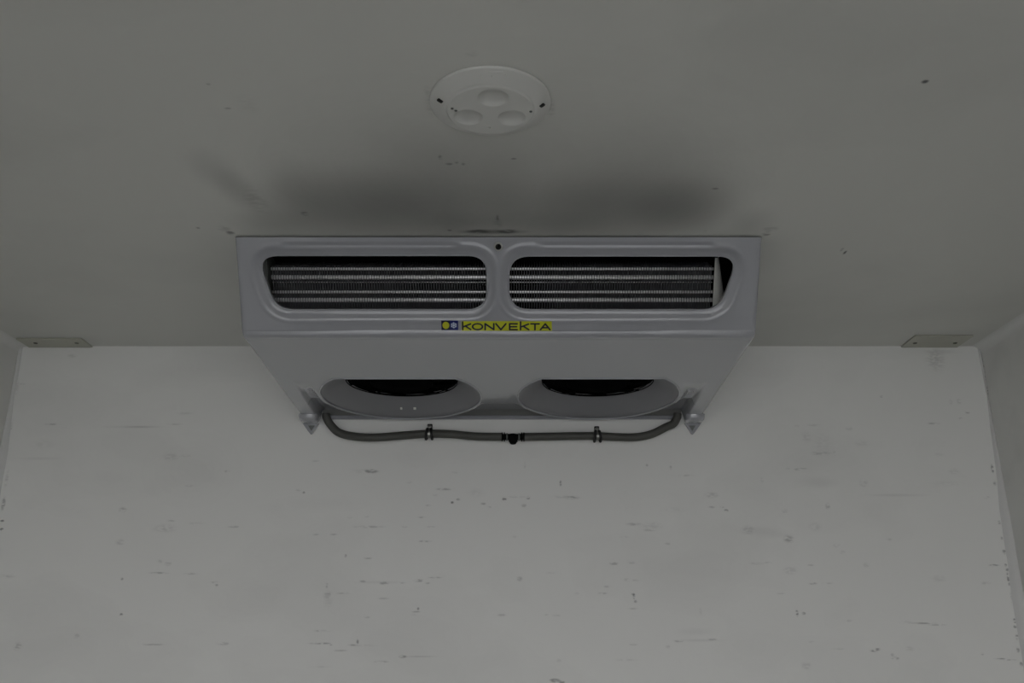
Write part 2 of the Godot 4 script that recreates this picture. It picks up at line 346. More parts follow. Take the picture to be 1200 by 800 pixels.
# round tube along a path; radius may change along it
func tube(st: SurfaceTool, path: PackedVector3Array, radii, segs := 12, closed := false):
	var n := path.size()
	var rings := []
	var side := Vector3.ZERO
	for i in n:
		var t: Vector3
		if closed:
			t = path[(i + 1) % n] - path[(i - 1 + n) % n]
		else:
			t = path[mini(i + 1, n - 1)] - path[maxi(i - 1, 0)]
		t = t.normalized()
		if side == Vector3.ZERO:
			side = t.cross(Vector3.UP if absf(t.y) < 0.9 else Vector3.RIGHT).normalized()
		side = (side - t * side.dot(t)).normalized()
		var up := t.cross(side)
		var r: float = radii if radii is float else radii[i]
		var ring := PackedVector3Array()
		for k in segs:
			var a := TAU * k / segs
			ring.append(path[i] + (side * cos(a) + up * sin(a)) * r)
		rings.append(ring)
	for i in (n if closed else n - 1):
		var j := (i + 1) % n
		var mid := (path[i] + path[j]) * 0.5
		for k in segs:
			var l := (k + 1) % segs
			quad(st, rings[i][k], rings[i][l], rings[j][l], rings[j][k], mid)
	if not closed:
		for e in [0, n - 1]:
			var inward := path[1] if e == 0 else path[n - 2]
			for k in segs:
				tri(st, path[e], rings[e][k], rings[e][(k + 1) % segs], inward)


# lathe about «axis» through c: profile points are (radius, along the axis)
func lathe(st: SurfaceTool, c: Vector3, axis: Vector3, profile: Array, segs := 24):
	axis = axis.normalized()
	var u := axis.cross(Vector3.UP if absf(axis.y) < 0.9 else Vector3.RIGHT).normalized()
	var v := axis.cross(u)
	for i in profile.size() - 1:
		var p: Vector2 = profile[i]
		var q: Vector2 = profile[i + 1]
		for k in segs:
			var d0 := u * cos(TAU * k / segs) + v * sin(TAU * k / segs)
			var d1 := u * cos(TAU * (k + 1) / segs) + v * sin(TAU * (k + 1) / segs)
			var inside := c + axis * (p.y + q.y) * 0.5
			if p.x > 0.0:
				tri(st, c + d0 * p.x + axis * p.y, c + d1 * p.x + axis * p.y, c + d1 * q.x + axis * q.y, inside - axis * signf(q.y - p.y + 1e-9) * (1.0 if absf(q.x - p.x) > absf(q.y - p.y) else 0.0))
			if q.x > 0.0:
				tri(st, c + d0 * p.x + axis * p.y, c + d1 * q.x + axis * q.y, c + d0 * q.x + axis * q.y, inside)


# prism: outline in two axes, thickness along the third
func prism(st: SurfaceTool, outline: PackedVector2Array, a: Vector3, ux: Vector3, uy: Vector3, depth: Vector3):
	var idx := Geometry2D.triangulate_polygon(outline)
	var mid := Vector2.ZERO
	for p in outline:
		mid += p / outline.size()
	var c := a + ux * mid.x + uy * mid.y + depth * 0.5
	for i in range(0, idx.size(), 3):
		var t := []
		for k in 3:
			t.append(a + ux * outline[idx[i + k]].x + uy * outline[idx[i + k]].y)
		tri(st, t[0], t[1], t[2], c)
		tri(st, t[0] + depth, t[1] + depth, t[2] + depth, c)
	for i in outline.size():
		var p := a + ux * outline[i].x + uy * outline[i].y
		var j := (i + 1) % outline.size()
		var q := a + ux * outline[j].x + uy * outline[j].y
		quad(st, p, q, q + depth, p + depth, c)


func curve(points: Array, steps := 8) -> PackedVector3Array:
	var out := PackedVector3Array()
	for i in points.size() - 1:
		var p0: Vector3 = points[maxi(i - 1, 0)]
		var p1: Vector3 = points[i]
		var p2: Vector3 = points[i + 1]
		var p3: Vector3 = points[mini(i + 2, points.size() - 1)]
		for k in steps:
			out.append(p1.cubic_interpolate(p2, p0, p3, float(k) / steps))
	out.append(points[-1])
	return out


# ---------------------------------------------------------------- the room

# a slab whose faces carry planar UVs: uv = ((along u) - u0) / du, ((along v) - v0) / dv
func slab(called: String, lo: Vector3, hi: Vector3, m: StandardMaterial3D, u := Vector3.RIGHT, v := Vector3.DOWN, u0 := 0.0, du := 1.0, v0 := 0.0, dv := 1.0) -> MeshInstance3D:
	org = Vector3.ZERO
	var st := begin()
	var c := (lo + hi) * 0.5
	for axis in 3:
		for s in 2:
			var q := []
			for k in [[0, 0], [1, 0], [1, 1], [0, 1]]:
				var p := lo
				p[axis] = hi[axis] if s else lo[axis]
				p[(axis + 1) % 3] = hi[(axis + 1) % 3] if k[0] else lo[(axis + 1) % 3]
				p[(axis + 2) % 3] = hi[(axis + 2) % 3] if k[1] else lo[(axis + 2) % 3]
				q.append(p)
			for t in [[0, 1, 2], [0, 2, 3]]:
				var a: Vector3 = q[t[0]]
				var b: Vector3 = q[t[1]]
				var d: Vector3 = q[t[2]]
				if (d - a).cross(b - a).dot(a - c) < 0.0:
					var w := b
					b = d
					d = w
				for p in [a, b, d]:
					st.set_uv(Vector2((p.dot(u) - u0) / du, (p.dot(v) - v0) / dv))
					st.add_vertex(p)
	var o := commit(st, called, m)
	structure(o)
	return o


func room():
	var T := 0.07
	var y0 := EYE + TOP
	# bulkhead: 2048 px over 1.96 m
	var k := 2048.0 / 1.96
	var marks := []
	for s in SCUFFS + MORE_SCUFFS:
		marks.append([(s[0] + 1.0) * k, (TOP - s[1]) * k, s[2] * k, s[3] * k, s[4] * 0.62])
	var hgt := 1088
	var wm: StandardMaterial3D = M["wall_board"]
	wm.albedo_texture = stained(2048, hgt, marks, 11, 0.10)
	wm.texture_repeat = false
	slab("wall_front", Vector3(LEFT - T, -T, BACK - T), Vector3(RIGHT + T, y0 + T, BACK), wm, Vector3.RIGHT, Vector3.DOWN, -1.0, 1.96, -y0, hgt / k)
	# ceiling: 1280 px over 1.96 m, back to REAR
	k = 1280.0 / 1.96
	marks = []
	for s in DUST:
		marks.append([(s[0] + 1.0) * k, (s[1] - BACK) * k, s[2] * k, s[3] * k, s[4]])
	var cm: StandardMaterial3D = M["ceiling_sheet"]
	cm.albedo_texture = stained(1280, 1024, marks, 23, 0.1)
	cm.texture_repeat = false
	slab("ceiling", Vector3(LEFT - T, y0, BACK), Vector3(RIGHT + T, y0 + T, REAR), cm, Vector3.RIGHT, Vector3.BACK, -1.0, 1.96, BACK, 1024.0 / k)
	# right wall: 1024 px over 1.2 m from the bulkhead
	k = 1024.0 / 1.2
	marks = []
	for s in SEAM_SPECKS:
		marks.append([(s[0] - BACK) * k, (TOP - s[1]) * k, s[2] * k, s[3] * k, s[4]])
	var rm: StandardMaterial3D = M["side_sheet"].duplicate()
	rm.uv1_triplanar = false
	rm.normal_enabled = false
	rm.albedo_texture = stained(1024, 1024, marks, 31, 0.1)
	rm.texture_repeat = false
	slab("wall_right", Vector3(RIGHT, -T, BACK), Vector3(RIGHT + T, y0, REAR), rm, Vector3.BACK, Vector3.DOWN, BACK, 1.2, -y0, 1.2)
	slab("wall_left", Vector3(LEFT - T, -T, BACK), Vector3(LEFT, y0, REAR), M["side_sheet"])
	slab("floor", Vector3(LEFT, -T, BACK), Vector3(RIGHT, 0, REAR), M["floor_sheet"])
	slab("ground", Vector3(-30, -0.75, REAR + 0.1), Vector3(30, -0.65, 50), M["yard"])
	# coved edges between ceiling and side walls
	for s in [0, 1]:
		var st := begin(true)
		var x := LEFT if s == 0 else RIGHT
		var into := 1.0 if s == 0 else -1.0
		var r := 0.014 if s == 0 else 0.016
		for i in 8:
			var a0 := PI / 2 * i / 8
			var a1 := PI / 2 * (i + 1) / 8
			var p0 := Vector3(x + into * r * (1 - cos(a0)), y0 - r * (1 - sin(a0)), BACK)
			var p1 := Vector3(x + into * r * (1 - cos(a1)), y0 - r * (1 - sin(a1)), BACK)
			var q := Vector3(0, 0, REAR - BACK)
			quad(st, p0, p1, p1 + q, p0 + q, Vector3(x, y0, 0))
		structure(commit(st, "trim_%d" % (s + 1), "side_sheet"))
	# beads of sealant down the two corners of the bulkhead, widening towards the floor
	for s in [0, 1]:
		var st := begin(true)
		var x := LEFT if s == 0 else RIGHT
		var into := 1.0 if s == 0 else -1.0
		var pts := []
		for i in 40:
			var y := y0 - i * y0 / 39.0
			var down := y0 - y
			var w := (0.006 + 0.006 * smoothstep(0.0, 0.3, down)) if s == 0 else (0.004 + 0.013 * smoothstep(0.12, 0.45, down))
			w += 0.0012 * sin(i * 2.1 + s) + 0.0008 * sin(i * 5.3)
			pts.append([y, w])
		for i in 39:
			var prev := []
			for e in 2:
				var y: float = pts[i + e][0]
				var w: float = pts[i + e][1]
				var ring := []
				for j in 7:
					var t := j / 6.0
					ring.append(Vector3(x + into * w * (1.0 - t), y, BACK + (w * 0.55) * t + 0.0025 * sin(PI * t)))
				prev.append(ring)
			for j in 6:
				quad(st, prev[0][j], prev[0][j + 1], prev[1][j + 1], prev[1][j], Vector3(x, pts[i][0], BACK))
		structure(commit(st, "trim_%d" % (s + 3), "sealant"))


# ---------------------------------------------------------------- the evaporator unit

# Section of the cover: straight front face, rounded fold, nearly level underside.
var A0 := Vector2(-1.2148, 0.5575)          # (z, y above the lens)
var da := Vector2(-0.535, -0.845)
var db := Vector2(-0.9986, -0.053)
var fold_r := 0.020
var s_fold := 0.0
var s_arc := 0.0
var c_fold := Vector2.ZERO
var na := Vector2(0.845, -0.535)
var nb := Vector2(0.053, -0.9986)
var s_end := 0.0
var windows := []      # outlines of the two air outlets in (x, s)
var holes := []        # fan openings: centre x, centre s, radius, s of the straight edge


func section_setup():
	# where the two lines meet
	var B0 := Vector2(-1.31, 0.431)
	var den := da.x * db.y - da.y * db.x
	var t := ((B0 - A0).x * db.y - (B0 - A0).y * db.x) / den
	var ang := acos(da.dot(db))
	var cut := fold_r * tan(ang / 2)
	s_fold = t - cut
	s_arc = fold_r * ang
	c_fold = A0 + da * s_fold - na * fold_r
	var pb := c_fold + nb * fold_r
	s_end = s_fold + s_arc + (pb.x - (BACK + 0.0005)) / -db.x


func section(s: float) -> Array:   # [point, outward normal]
	if s < s_fold:
		return [A0 + da * s, na]
	if s < s_fold + s_arc:
		var n := na.rotated(-(s - s_fold) / fold_r)
		return [c_fold + n * fold_r, n]
	return [c_fold + nb * fold_r + db * (s - s_fold - s_arc), nb]


func s_at_z(z: float) -> float:
	var pb := c_fold + nb * fold_r
	return s_fold + s_arc + (pb.x - z) / -db.x


func rounded(corners: Array, radii: Array) -> PackedVector2Array:
	var out := PackedVector2Array()
	var n := corners.size()
	for i in n:
		var c: Vector2 = corners[i]
		var p: Vector2 = c + (corners[(i - 1 + n) % n] - c).normalized() * radii[i]
		var q: Vector2 = c + (corners[(i + 1) % n] - c).normalized() * radii[i]
		for k in 9:
			var t := k / 8.0
			# between a circular arc and a parabola
			var m := c.lerp((p + q) * 0.5, 0.06)
			out.append(p.lerp(m, t).lerp(m.lerp(q, t), t))
	return out


func poly_dist(poly: PackedVector2Array, p: Vector2) -> float:
	var d := 1e9
	var inside := false
	var n := poly.size()
	var j := n - 1
	for i in n:
		var a := poly[i]
		var b := poly[j]
		var e := b - a
		var w := p - a
		var v := w - e * clampf(w.dot(e) / e.dot(e), 0.0, 1.0)
		d = minf(d, v.length_squared())
		if (a.y > p.y) != (b.y > p.y) and p.x < e.x * (p.y - a.y) / e.y + a.x:
			inside = not inside
		j = i
	return -sqrt(d) if inside else sqrt(d)


func hole_outline(h: Array, grow := 0.0) -> PackedVector2Array:
	# circle with its front cut off along a straight edge, corners eased
	var out := PackedVector2Array()
	var r: float = h[2] + grow
	var off: float = h[1] - (h[3] - grow)
	var a0 := acos(clampf(off / r, -1, 1))
	var n := 84
	for i in n + 1:
		var a := a0 + (TAU - 2 * a0) * i / n
		out.append(Vector2(h[0] + r * sin(a), h[1] - r * cos(a)))
	var last := out[out.size() - 1]
	var first := out[0]
	for i in range(1, 12):
		out.append(last.lerp(first, i / 12.0))
	return out


var outlines := []


func cut_dist(x: float, s: float) -> Array:   # [signed distance to the nearest opening, which]
	var best := 1.0
	var which := -1
	var p := Vector2(x, s)
	for i in outlines.size():
		var r: Rect2 = outlines[i][1]
		if r.has_point(p):
			var d := poly_dist(outlines[i][0], p)
			if d < best:
				best = d
				which = i
	return [best, which]


func push(x: float, s: float, d: Array) -> float:   # how far the surface stands out along its normal
	var v := 0.0
	var ax := absf(x)
	# rolled side edges
	var r := 0.007
	if ax > HW - r:
		var q := minf((ax - (HW - r)) / r, 1.0)
		v -= r * (1.0 - sqrt(maxf(0.0, 1.0 - q * q)))
	# bead just above the fold, slightly uneven as pressed
	var b := s - 0.0004 * sin(x * 8.0 + 0.6)
	if b > 0.1388 and b < 0.158:
		var lip := (b - 0.1388) / 0.0062 if b < 0.1450 else 0.5 + 0.5 * cos((b - 0.1450) / 0.013 * PI)
		v += 0.0025 * lip * (1.0 - smoothstep(HW - 0.03, HW - 0.006, ax)) * (0.93 + 0.07 * sin(x * 23.0 + 1.0) + 0.05 * sin(x * 61.0))
	# slight hollow between the bead and the outlets
	if s < s_fold:
		v += 0.0006 * sin(x * 14.0) * smoothstep(0.11, 0.13, s)
	# top stiffening step
	if s < 0.03:
		v -= 0.0022 * (smoothstep(0.008, 0.011, s) - smoothstep(0.013, 0.016, s)) * (smoothstep(0.05, 0.07, ax) - smoothstep(0.3, 0.32, ax))
	if d[1] >= 0 and d[1] < 2:
		# the outlets sit in a dished border
		v -= 0.0050 * (1.0 - smoothstep(0.0025, 0.0135, d[0]))
		v += 0.0010 * exp(-pow((d[0] - 0.0155) / 0.003, 2.0))
	if s > s_fold + s_arc:
		# rear of the underside lies deeper than the ribs beside it, the fan rims stay proud
		var z: float = section(s)[0].x
		var deep := 0.022 * smoothstep(-1.620, -1.631, z)
		var beside := 0.011 * smoothstep(-1.49, -1.63, z) * smoothstep(0.305, 0.335, ax)
		deep = maxf(deep, beside) * (1.0 - smoothstep(0.3455, 0.3515, ax))
		if d[1] >= 2:
			deep *= smoothstep(0.006, 0.013, d[0])
		elif d[0] < 0.0:
			deep = 0.0
		v -= deep
	return v


func on_cover(x: float, s: float, d: Array) -> Vector3:
	var q := section(s)
	var n: Vector2 = q[1]
	var p: Vector2 = q[0] + n * push(x, s, d)
	return Vector3(UX + x, EYE + p.y, maxf(p.x, BACK + 0.0004))


func evaporator() -> Node3D:
	section_setup()
	var zc := -1.578
	var sc := s_at_z(zc)
	var chord := s_at_z(-1.4800)
	windows = [
		rounded([Vector2(-0.3520, 0.0272), Vector2(-0.0172, 0.0272), Vector2(-0.0165, 0.1081), Vector2(-0.3290, 0.1081)], [0.030, 0.026, 0.030, 0.024]),
		rounded([Vector2(0.0151, 0.0280), Vector2(0.3500, 0.0280), Vector2(0.3258, 0.1081), Vector2(0.0144, 0.1081)], [0.028, 0.030, 0.024, 0.030])]
	holes = [[-0.1763, sc, 0.1408, chord], [0.1717, sc, 0.1415, chord]]
	for w in windows:
		outlines.append([w, Rect2(-0.4 if w[0].x < 0 else 0.0, 0.0, 0.4, 0.135)])
	for h in holes:
		outlines.append([hole_outline(h), Rect2(h[0] - 0.165, chord - 0.03, 0.33, 0.32)])
	var t := thing("evaporator_unit", "white two-fan cooling unit fixed under the ceiling against the front wall", "cooling unit", Vector3(UX, EYE + 0.405, -1.475))

	# the cover: a grid over (x, s), its vertices drawn onto the outlines of the openings
	var step := 0.0026
	var xs := []
	var edge := [0.0, 0.0004, 0.0012, 0.0026, 0.0046, 0.007]
	for e in edge:
		xs.append(-HW + e)
	var nx := int(round((2 * HW - 0.014) / step))
	for i in range(1, nx):
		xs.append(-HW + 0.007 + (2 * HW - 0.014) * i / nx)
	for i in range(edge.size() - 1, -1, -1):
		xs.append(HW - edge[i])
	var ss := []
	var sv := 0.0
	while sv < s_end - 0.001:
		ss.append(sv)
		sv += 0.0009 if sv > 0.132 and sv < s_fold + s_arc + 0.002 else step
	ss.append(s_end)
	var ns := ss.size() - 1
	var cols := xs.size()
	var verts := PackedVector3Array()
	var state := PackedByteArray()   # 0 kept, 1 on an outline, 2 cut away
	var flat := PackedVector2Array()
	for j in ns + 1:
		var s: float = ss[j]
		for i in cols:
			var x: float = xs[i]
			var d := cut_dist(x, s)
			var st0 := 0
			if absf(d[0]) < step * 0.72:
				var g := Vector2(cut_dist(x + 0.0002, s)[0] - cut_dist(x - 0.0002, s)[0], cut_dist(x, s + 0.0002)[0] - cut_dist(x, s - 0.0002)[0])
				if g.length() > 1e-7:
					g = g.normalized()
				x -= g.x * d[0]
				var s2: float = s - g.y * d[0]
				d = [0.0, d[1]]
				verts.append(on_cover(x, s2, d))
				flat.append(Vector2(x, s2))
				st0 = 1
			else:
				if d[0] < 0.0:
					st0 = 2
				verts.append(on_cover(x, s, d))
				flat.append(Vector2(x, s))
			state.append(st0)
	var st := SurfaceTool.new()
	st.begin(Mesh.PRIMITIVE_TRIANGLES)
	st.set_smooth_group(0)
	for v in verts:
		st.add_vertex(v - org)
	for j in ns:
		for i in cols - 1:
			var a := j * cols + i
			var q := [a, a + 1, a + cols + 1, a + cols]
			# split along the diagonal that keeps more of the sheet
			var sets := [[0, 1, 2], [0, 2, 3]] if state[q[0]] != 2 and state[q[2]] != 2 else [[0, 1, 3], [1, 2, 3]]
			for k in sets:
				var on := 0
				var gone := false
				for e in k:
					on += 1 if state[q[e]] == 1 else 0
					gone = gone or state[q[e]] == 2
				if gone:
					continue
				if on == 3:
					var m := (flat[q[k[0]]] + flat[q[k[1]]] + flat[q[k[2]]]) / 3.0
					if cut_dist(m.x, m.y)[0] < 0.0:
						continue
				for e in [k[0], k[2], k[1]]:
					st.add_index(q[e])
	commit(st, "cover", "cover_paint", t)

	# rims folded inwards round the openings
	for k in 4:
		var o: PackedVector2Array = outlines[k][0]
		var rim := begin(true)
		var ring := PackedVector3Array()
		for i in o.size():
			var p := o[i]
			var q := o[(i + 1) % o.size()]
			var a := on_cover(p.x, p.y, [0.0, k])
			var b := on_cover(q.x, q.y, [0.0, k])
			var n2: Vector2 = section(p.y)[1]
			var back := Vector3(0, -n2.y, -n2.x) * (0.009 if k < 2 else 0.004)
			var c := on_cover((o[0].x + o[o.size() / 2].x) / 2, (o[0].y + o[o.size() / 2].y) / 2, [0.0, k])
			quad(rim, a, b, b + back, a + back, 2 * a - c)
			ring.append(a)
		commit(rim, "opening_rim", "cover_paint", t)
		var lip := begin(true)
		tube(lip, ring, 0.0011 if k < 2 else 0.0019, 8, true)
		commit(lip, "rolled_lip", "cover_paint", t)

	# side panels
	for sgn in [-1.0, 1.0]:
		var side := begin()
		var outline := PackedVector2Array()
		for j in ns + 1:
			if j % 4 == 0 or j == ns:
				var q := section(ss[j])
				var p: Vector2 = q[0] - q[1] * 0.007
				outline.append(Vector2(maxf(p.x, BACK + 0.0004), p.y))
		outline.append(Vector2(BACK + 0.0004, TOP - 0.0025))
		prism(side, outline, Vector3(UX + sgn * HW, EYE, 0), Vector3(0, 0, 1), Vector3.UP, Vector3(-sgn * 0.0015, 0, 0))
		commit(side, "side_panel", "cover_paint", t)

	# added black liner behind the cover, stops inner bounce so the openings stay dark
	var lin := begin()
	box(lin, Vector3(UX, EYE + TOP - 0.003, -1.476), Vector3(0.740, 0.005, 0.505), 0.0005)
	box(lin, Vector3(UX, EYE + 0.497, BACK + 0.0035), Vector3(0.740, 0.118, 0.005), 0.0005)
	box(lin, Vector3(UX, EYE + 0.505, -1.395), Vector3(0.736, 0.098, 0.004), 0.0005)
	commit(lin, "added_dark_liner", "black_liner", t)
	for sgn in [-1.0, 1.0]:
		var lo := begin()
		prism(lo, PackedVector2Array([Vector2(-1.232, 0.5545), Vector2(-1.298, 0.4500), Vector2(-1.388, 0.4420), Vector2(-1.388, 0.5545)]), Vector3(UX + sgn * 0.3715, EYE, 0), Vector3(0, 0, 1), Vector3.UP, Vector3(sgn * 0.004, 0, 0))
		commit(lo, "added_dark_liner", "black_liner", t)
	var floor_liner := begin()
	box(floor_liner, Vector3(UX, EYE + 0.4415, -1.348), Vector3(0.736, 0.003, 0.085), 0.0005)
	commit(floor_liner, "added_dark_liner", "black_liner", t)

	coil(t)
	fan(t, 0)
	fan(t, 1)
	unit_details(t)
	return t


# a point behind the front face: s down the face, depth behind it
func behind(x: float, s: float, depth: float) -> Vector3:
	var p := A0 + da * s - na * depth
	return Vector3(UX + x, EYE + p.y, p.x)


func coil(t: Node3D):
	var turn := Basis(Vector3.RIGHT, Vector3(0, -da.y, -da.x), Vector3(0, na.y, na.x))
	var x0 := -0.3365
	var x1 := 0.3165
	# fins: thin plates across the block
	var st := begin()
	var pitch := 0.00386
	var n := int((x1 - x0) / pitch)
	for i in n + 1:
		var x := x0 + i * pitch
		box(st, behind(x, 0.0845, 0.052), Vector3(0.0008, 0.076, 0.044), 0.0001, turn)
	var fins := commit(st, "coil_fins", "fin_metal", t)
	fins.set_meta("kind", "stuff")
	# tubes across the fins, just behind their front edges: [s, depth, radius]
	for r in [[0.0515, 0.0325, 0.0022], [0.0645, 0.0335, 0.0034], [0.0865, 0.0325, 0.0022], [0.0990, 0.0335, 0.0034], [0.0725, 0.0365, 0.0008]]:
		var tb := begin(true)
		var path := PackedVector3Array()
		path.append(behind(x0 - 0.003, r[0], r[1]))
		path.append(behind(x1 + 0.003, r[0], r[1]))
		tube(tb, path, r[2], 14)
		commit(tb, "coil_tube", "aluminium", t)
	# bent end plate at the left, pale curved end cover at the right
	var ep := begin()
	box(ep, behind(-0.3425, 0.074, 0.046), Vector3(0.0018, 0.094, 0.052), 0.0004, turn)
	box(ep, behind(-0.3455, 0.074, 0.0215), Vector3(0.0075, 0.094, 0.0018), 0.0004, turn)
	commit(ep, "end_plate", "dull_metal", t)
	var ec := begin(true)
	for i in 12:
		for j in 12:
			var q := []
			for e in [[0, 0], [1, 0], [1, 1], [0, 1]]:
				var u: float = (i + e[0]) / 12.0
				var v: float = (j + e[1]) / 12.0
				var s := 0.034 + 0.084 * v
				var bow := 0.005 + 0.017 * v
				q.append(behind(0.3195 + (0.004 + bow) * sin(u * PI / 2), s, 0.026 + 0.022 * (1.0 - cos(u * PI / 2))))
			quad(ec, q[0], q[1], q[2], q[3], behind(0.31, 0.07, 0.07))
	commit(ec, "end_cover", "pale_plastic", t)


func fan(t: Node3D, k: int):
	var h: Array = holes[k]
	var zc := -1.578
	var x: float = UX + h[0]
	var base := Vector3(x, EYE + 0.4475, zc)
	var f := Node3D.new()
	f.name = "fan"
	t.add_child(f, true)
	# duct: a shallow funnel from the rim up to the wheel
	var st := begin(true)
	var segs := 96
	var rings := 10
	for i in segs:
		for j in rings:
			var q := []
			for e in [[0, 0], [1, 0], [1, 1], [0, 1]]:
				var a: float = TAU * (i + e[0]) / segs
				var u: float = (j + e[1]) / float(rings)
				var r: float = lerpf(h[2] + 0.0006, 0.1000, pow(u, 0.85))
				var z := zc - r * cos(a)
				var y0: float = section(s_at_z(zc - h[2] * cos(a)))[0].y + 0.0014
				q.append(Vector3(x + r * sin(a), EYE + lerpf(y0, 0.449, pow(u, 1.25)), maxf(z, BACK + 0.001)))
			quad(st, q[0], q[1], q[2], q[3], q[0] + Vector3(sin(TAU * i / segs), 0.6, -cos(TAU * i / segs)))
	commit(st, "fan_duct", "shaded_duct", f)
	# black backing with the motor
	var bp := begin(true)
	lathe(bp, Vector3(x, EYE + 0.4495, zc), Vector3.UP, [Vector2(0.0, 0.008), Vector2(0.103, 0.008), Vector2(0.103, 0.0), Vector2(0.0, 0.0)], 48)
	commit(bp, "fan_backing", "fan_black", f)
	var hub := begin(true)
	lathe(hub, base, Vector3.DOWN, [Vector2(0.056, -0.001), Vector2(0.056, 0.0060), Vector2(0.053, 0.0095), Vector2(0.046, 0.0115), Vector2(0.020, 0.0125), Vector2(0.016, 0.0138), Vector2(0.0, 0.0142)], 40)
	commit(hub, "fan_hub", "fan_black", f)
	for i in 9:
		var bl := begin(true)
		var a0 := TAU * i / 9.0 + 0.2 + k
		for m in 6:
			for w in 4:
				var q := []
				for e in [[0, 0], [1, 0], [1, 1], [0, 1]]:
					var u: float = (m + e[0]) / 6.0
					var v: float = (w + e[1]) / 4.0
					var r := 0.050 + 0.046 * u
					var a := a0 + 0.25 * u + (v - 0.5) * 0.58
					q.append(base + Vector3(r * sin(a), -0.0005 - 0.0045 * v, -r * cos(a)))
				quad(bl, q[0], q[1], q[2], q[3], base + Vector3.UP)
		commit(bl, "fan_blade", "fan_black", f)
	# wire rings of the guard under the wheel
	for r in [0.066, 0.078, 0.090, 0.098]:
		var gr := begin(true)
		var ring := PackedVector3Array()
		for i in 60:
			ring.append(base + Vector3(r * sin(TAU * i / 60), -0.0068 + (r - 0.05) * 0.05, -r * cos(TAU * i / 60)))
		tube(gr, ring, 0.0009, 6, true)
		commit(gr, "guard_ring", "fan_black", f)
	for i in 4:
		var sp := begin(true)
		var a := TAU * (i + 0.5) / 4 + 0.15
		var dirn := Vector3(sin(a), 0, -cos(a))
		var path := PackedVector3Array()
		path.append(base + dirn * 0.045 + Vector3.DOWN * 0.0075)
		path.append(base + dirn * 0.100 + Vector3.DOWN * 0.0040)
		tube(sp, path, 0.0012, 6)
		commit(sp, "guard_spoke", "fan_black", f)
	if k == 0:
		for q in [[-0.014, 0.0040], [0.0115, 0.0050]]:
			var pt := begin()
			var zz := zc - 0.1189
			box(pt, Vector3(x + q[0], EYE + 0.4245, zz), Vector3(q[1], 0.0050, 0.0012), 0.0004, Basis(Vector3.RIGHT, 0.78))
			commit(pt, "pale_patch", "pale_patch", f)


func unit_details(t: Node3D):
	# screw with washer under the top edge
	var c := behind(-0.0003, 0.0136, -0.0002)
	var n3 := Vector3(0, na.y, na.x)
	var wsh := begin(true)
	lathe(wsh, c, n3, [Vector2(0.0066, 0.0), Vector2(0.0066, 0.0010), Vector2(0.0052, 0.0016), Vector2(0.0, 0.0016)], 24)
	commit(wsh, "washer", "washer_grey", t)
	var scr := begin(true)
	lathe(scr, c + n3 * 0.0014, n3, [Vector2(0.0043, 0.0), Vector2(0.0043, 0.0012), Vector2(0.0034, 0.0022), Vector2(0.0018, 0.0022), Vector2(0.0016, 0.0008), Vector2(0.0, 0.0008)], 20)
	commit(scr, "screw_head", "dark_hole", t)
	stickers(t)
	# flange that closes the rear of the underside
	var fl := begin()
	box(fl, Vector3(UX, EYE + 0.4150, BACK + 0.0035), Vector3(0.690, 0.0075, 0.006), 0.0015)
	commit(fl, "rear_flange", "cover_paint", t)
	var gk := begin()  # added dark strip, stands in for the shade in the gap above the flange
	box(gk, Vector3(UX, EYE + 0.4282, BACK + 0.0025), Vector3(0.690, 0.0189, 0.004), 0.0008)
	commit(gk, "gap_shade_strip", "gap_shade_grey", t)
	# moulded feet at the two rear corners, each with a pointed bracket on the wall
	for sgn in [-1.0, 1.0]:
		var fx: float = UX + sgn * 0.3655
		var ft := begin(true)
		var rows := []
		for j in 7:
			var v := j / 6.0
			var shrink := 0.0045 * (1.0 - sqrt(maxf(0.0, 1.0 - v * v)))
			var ring := []
			for i in 24:
				var a := TAU * i / 24
				var ca := signf(cos(a)) * pow(absf(cos(a)), 0.55)
				var sa := signf(sin(a)) * pow(absf(sin(a)), 0.55)
				ring.append(Vector3(fx + ca * (0.0185 - shrink), EYE + 0.4130 - 0.0125 * v, -1.7085 + sa * (0.0225 - shrink)))
			rows.append(ring)
		for j in 6:
			for i in 24:
				quad(ft, rows[j][i], rows[j][(i + 1) % 24], rows[j + 1][(i + 1) % 24], rows[j + 1][i], Vector3(fx, EYE + 0.407, -1.7085))
		for i in 24:
			tri(ft, Vector3(fx, EYE + 0.4004, -1.7085), rows[6][i], rows[6][(i + 1) % 24], Vector3(fx, EYE + 0.41, -1.7085))
		commit(ft, "corner_foot", "cover_paint", t)
		var br := begin()
		prism(br, PackedVector2Array([Vector2(-0.0165, 0.4030), Vector2(0.0150, 0.4030), Vector2(0.0035, 0.3835), Vector2(0.0005, 0.3815), Vector2(-0.0025, 0.3845)]), Vector3(fx, EYE, BACK + 0.0006), Vector3(-sgn, 0, 0), Vector3.UP, Vector3(0, 0, 0.0095))
		commit(br, "wall_bracket", "cover_paint", t)
		var nt := begin()
		prism(nt, PackedVector2Array([Vector2(-0.0045, 0.3975), Vector2(0.0085, 0.3975), Vector2(0.0020, 0.3870)]), Vector3(fx, EYE, BACK + 0.0102), Vector3(-sgn, 0, 0), Vector3.UP, Vector3(0, 0, 0.0006))
		commit(nt, "bracket_notch", "dull_metal", t)


func seg(p: Vector2, a: Vector2, b: Vector2) -> float:
	var e := b - a
	return (p - a - e * clampf((p - a).dot(e) / e.dot(e), 0.0, 1.0)).length()


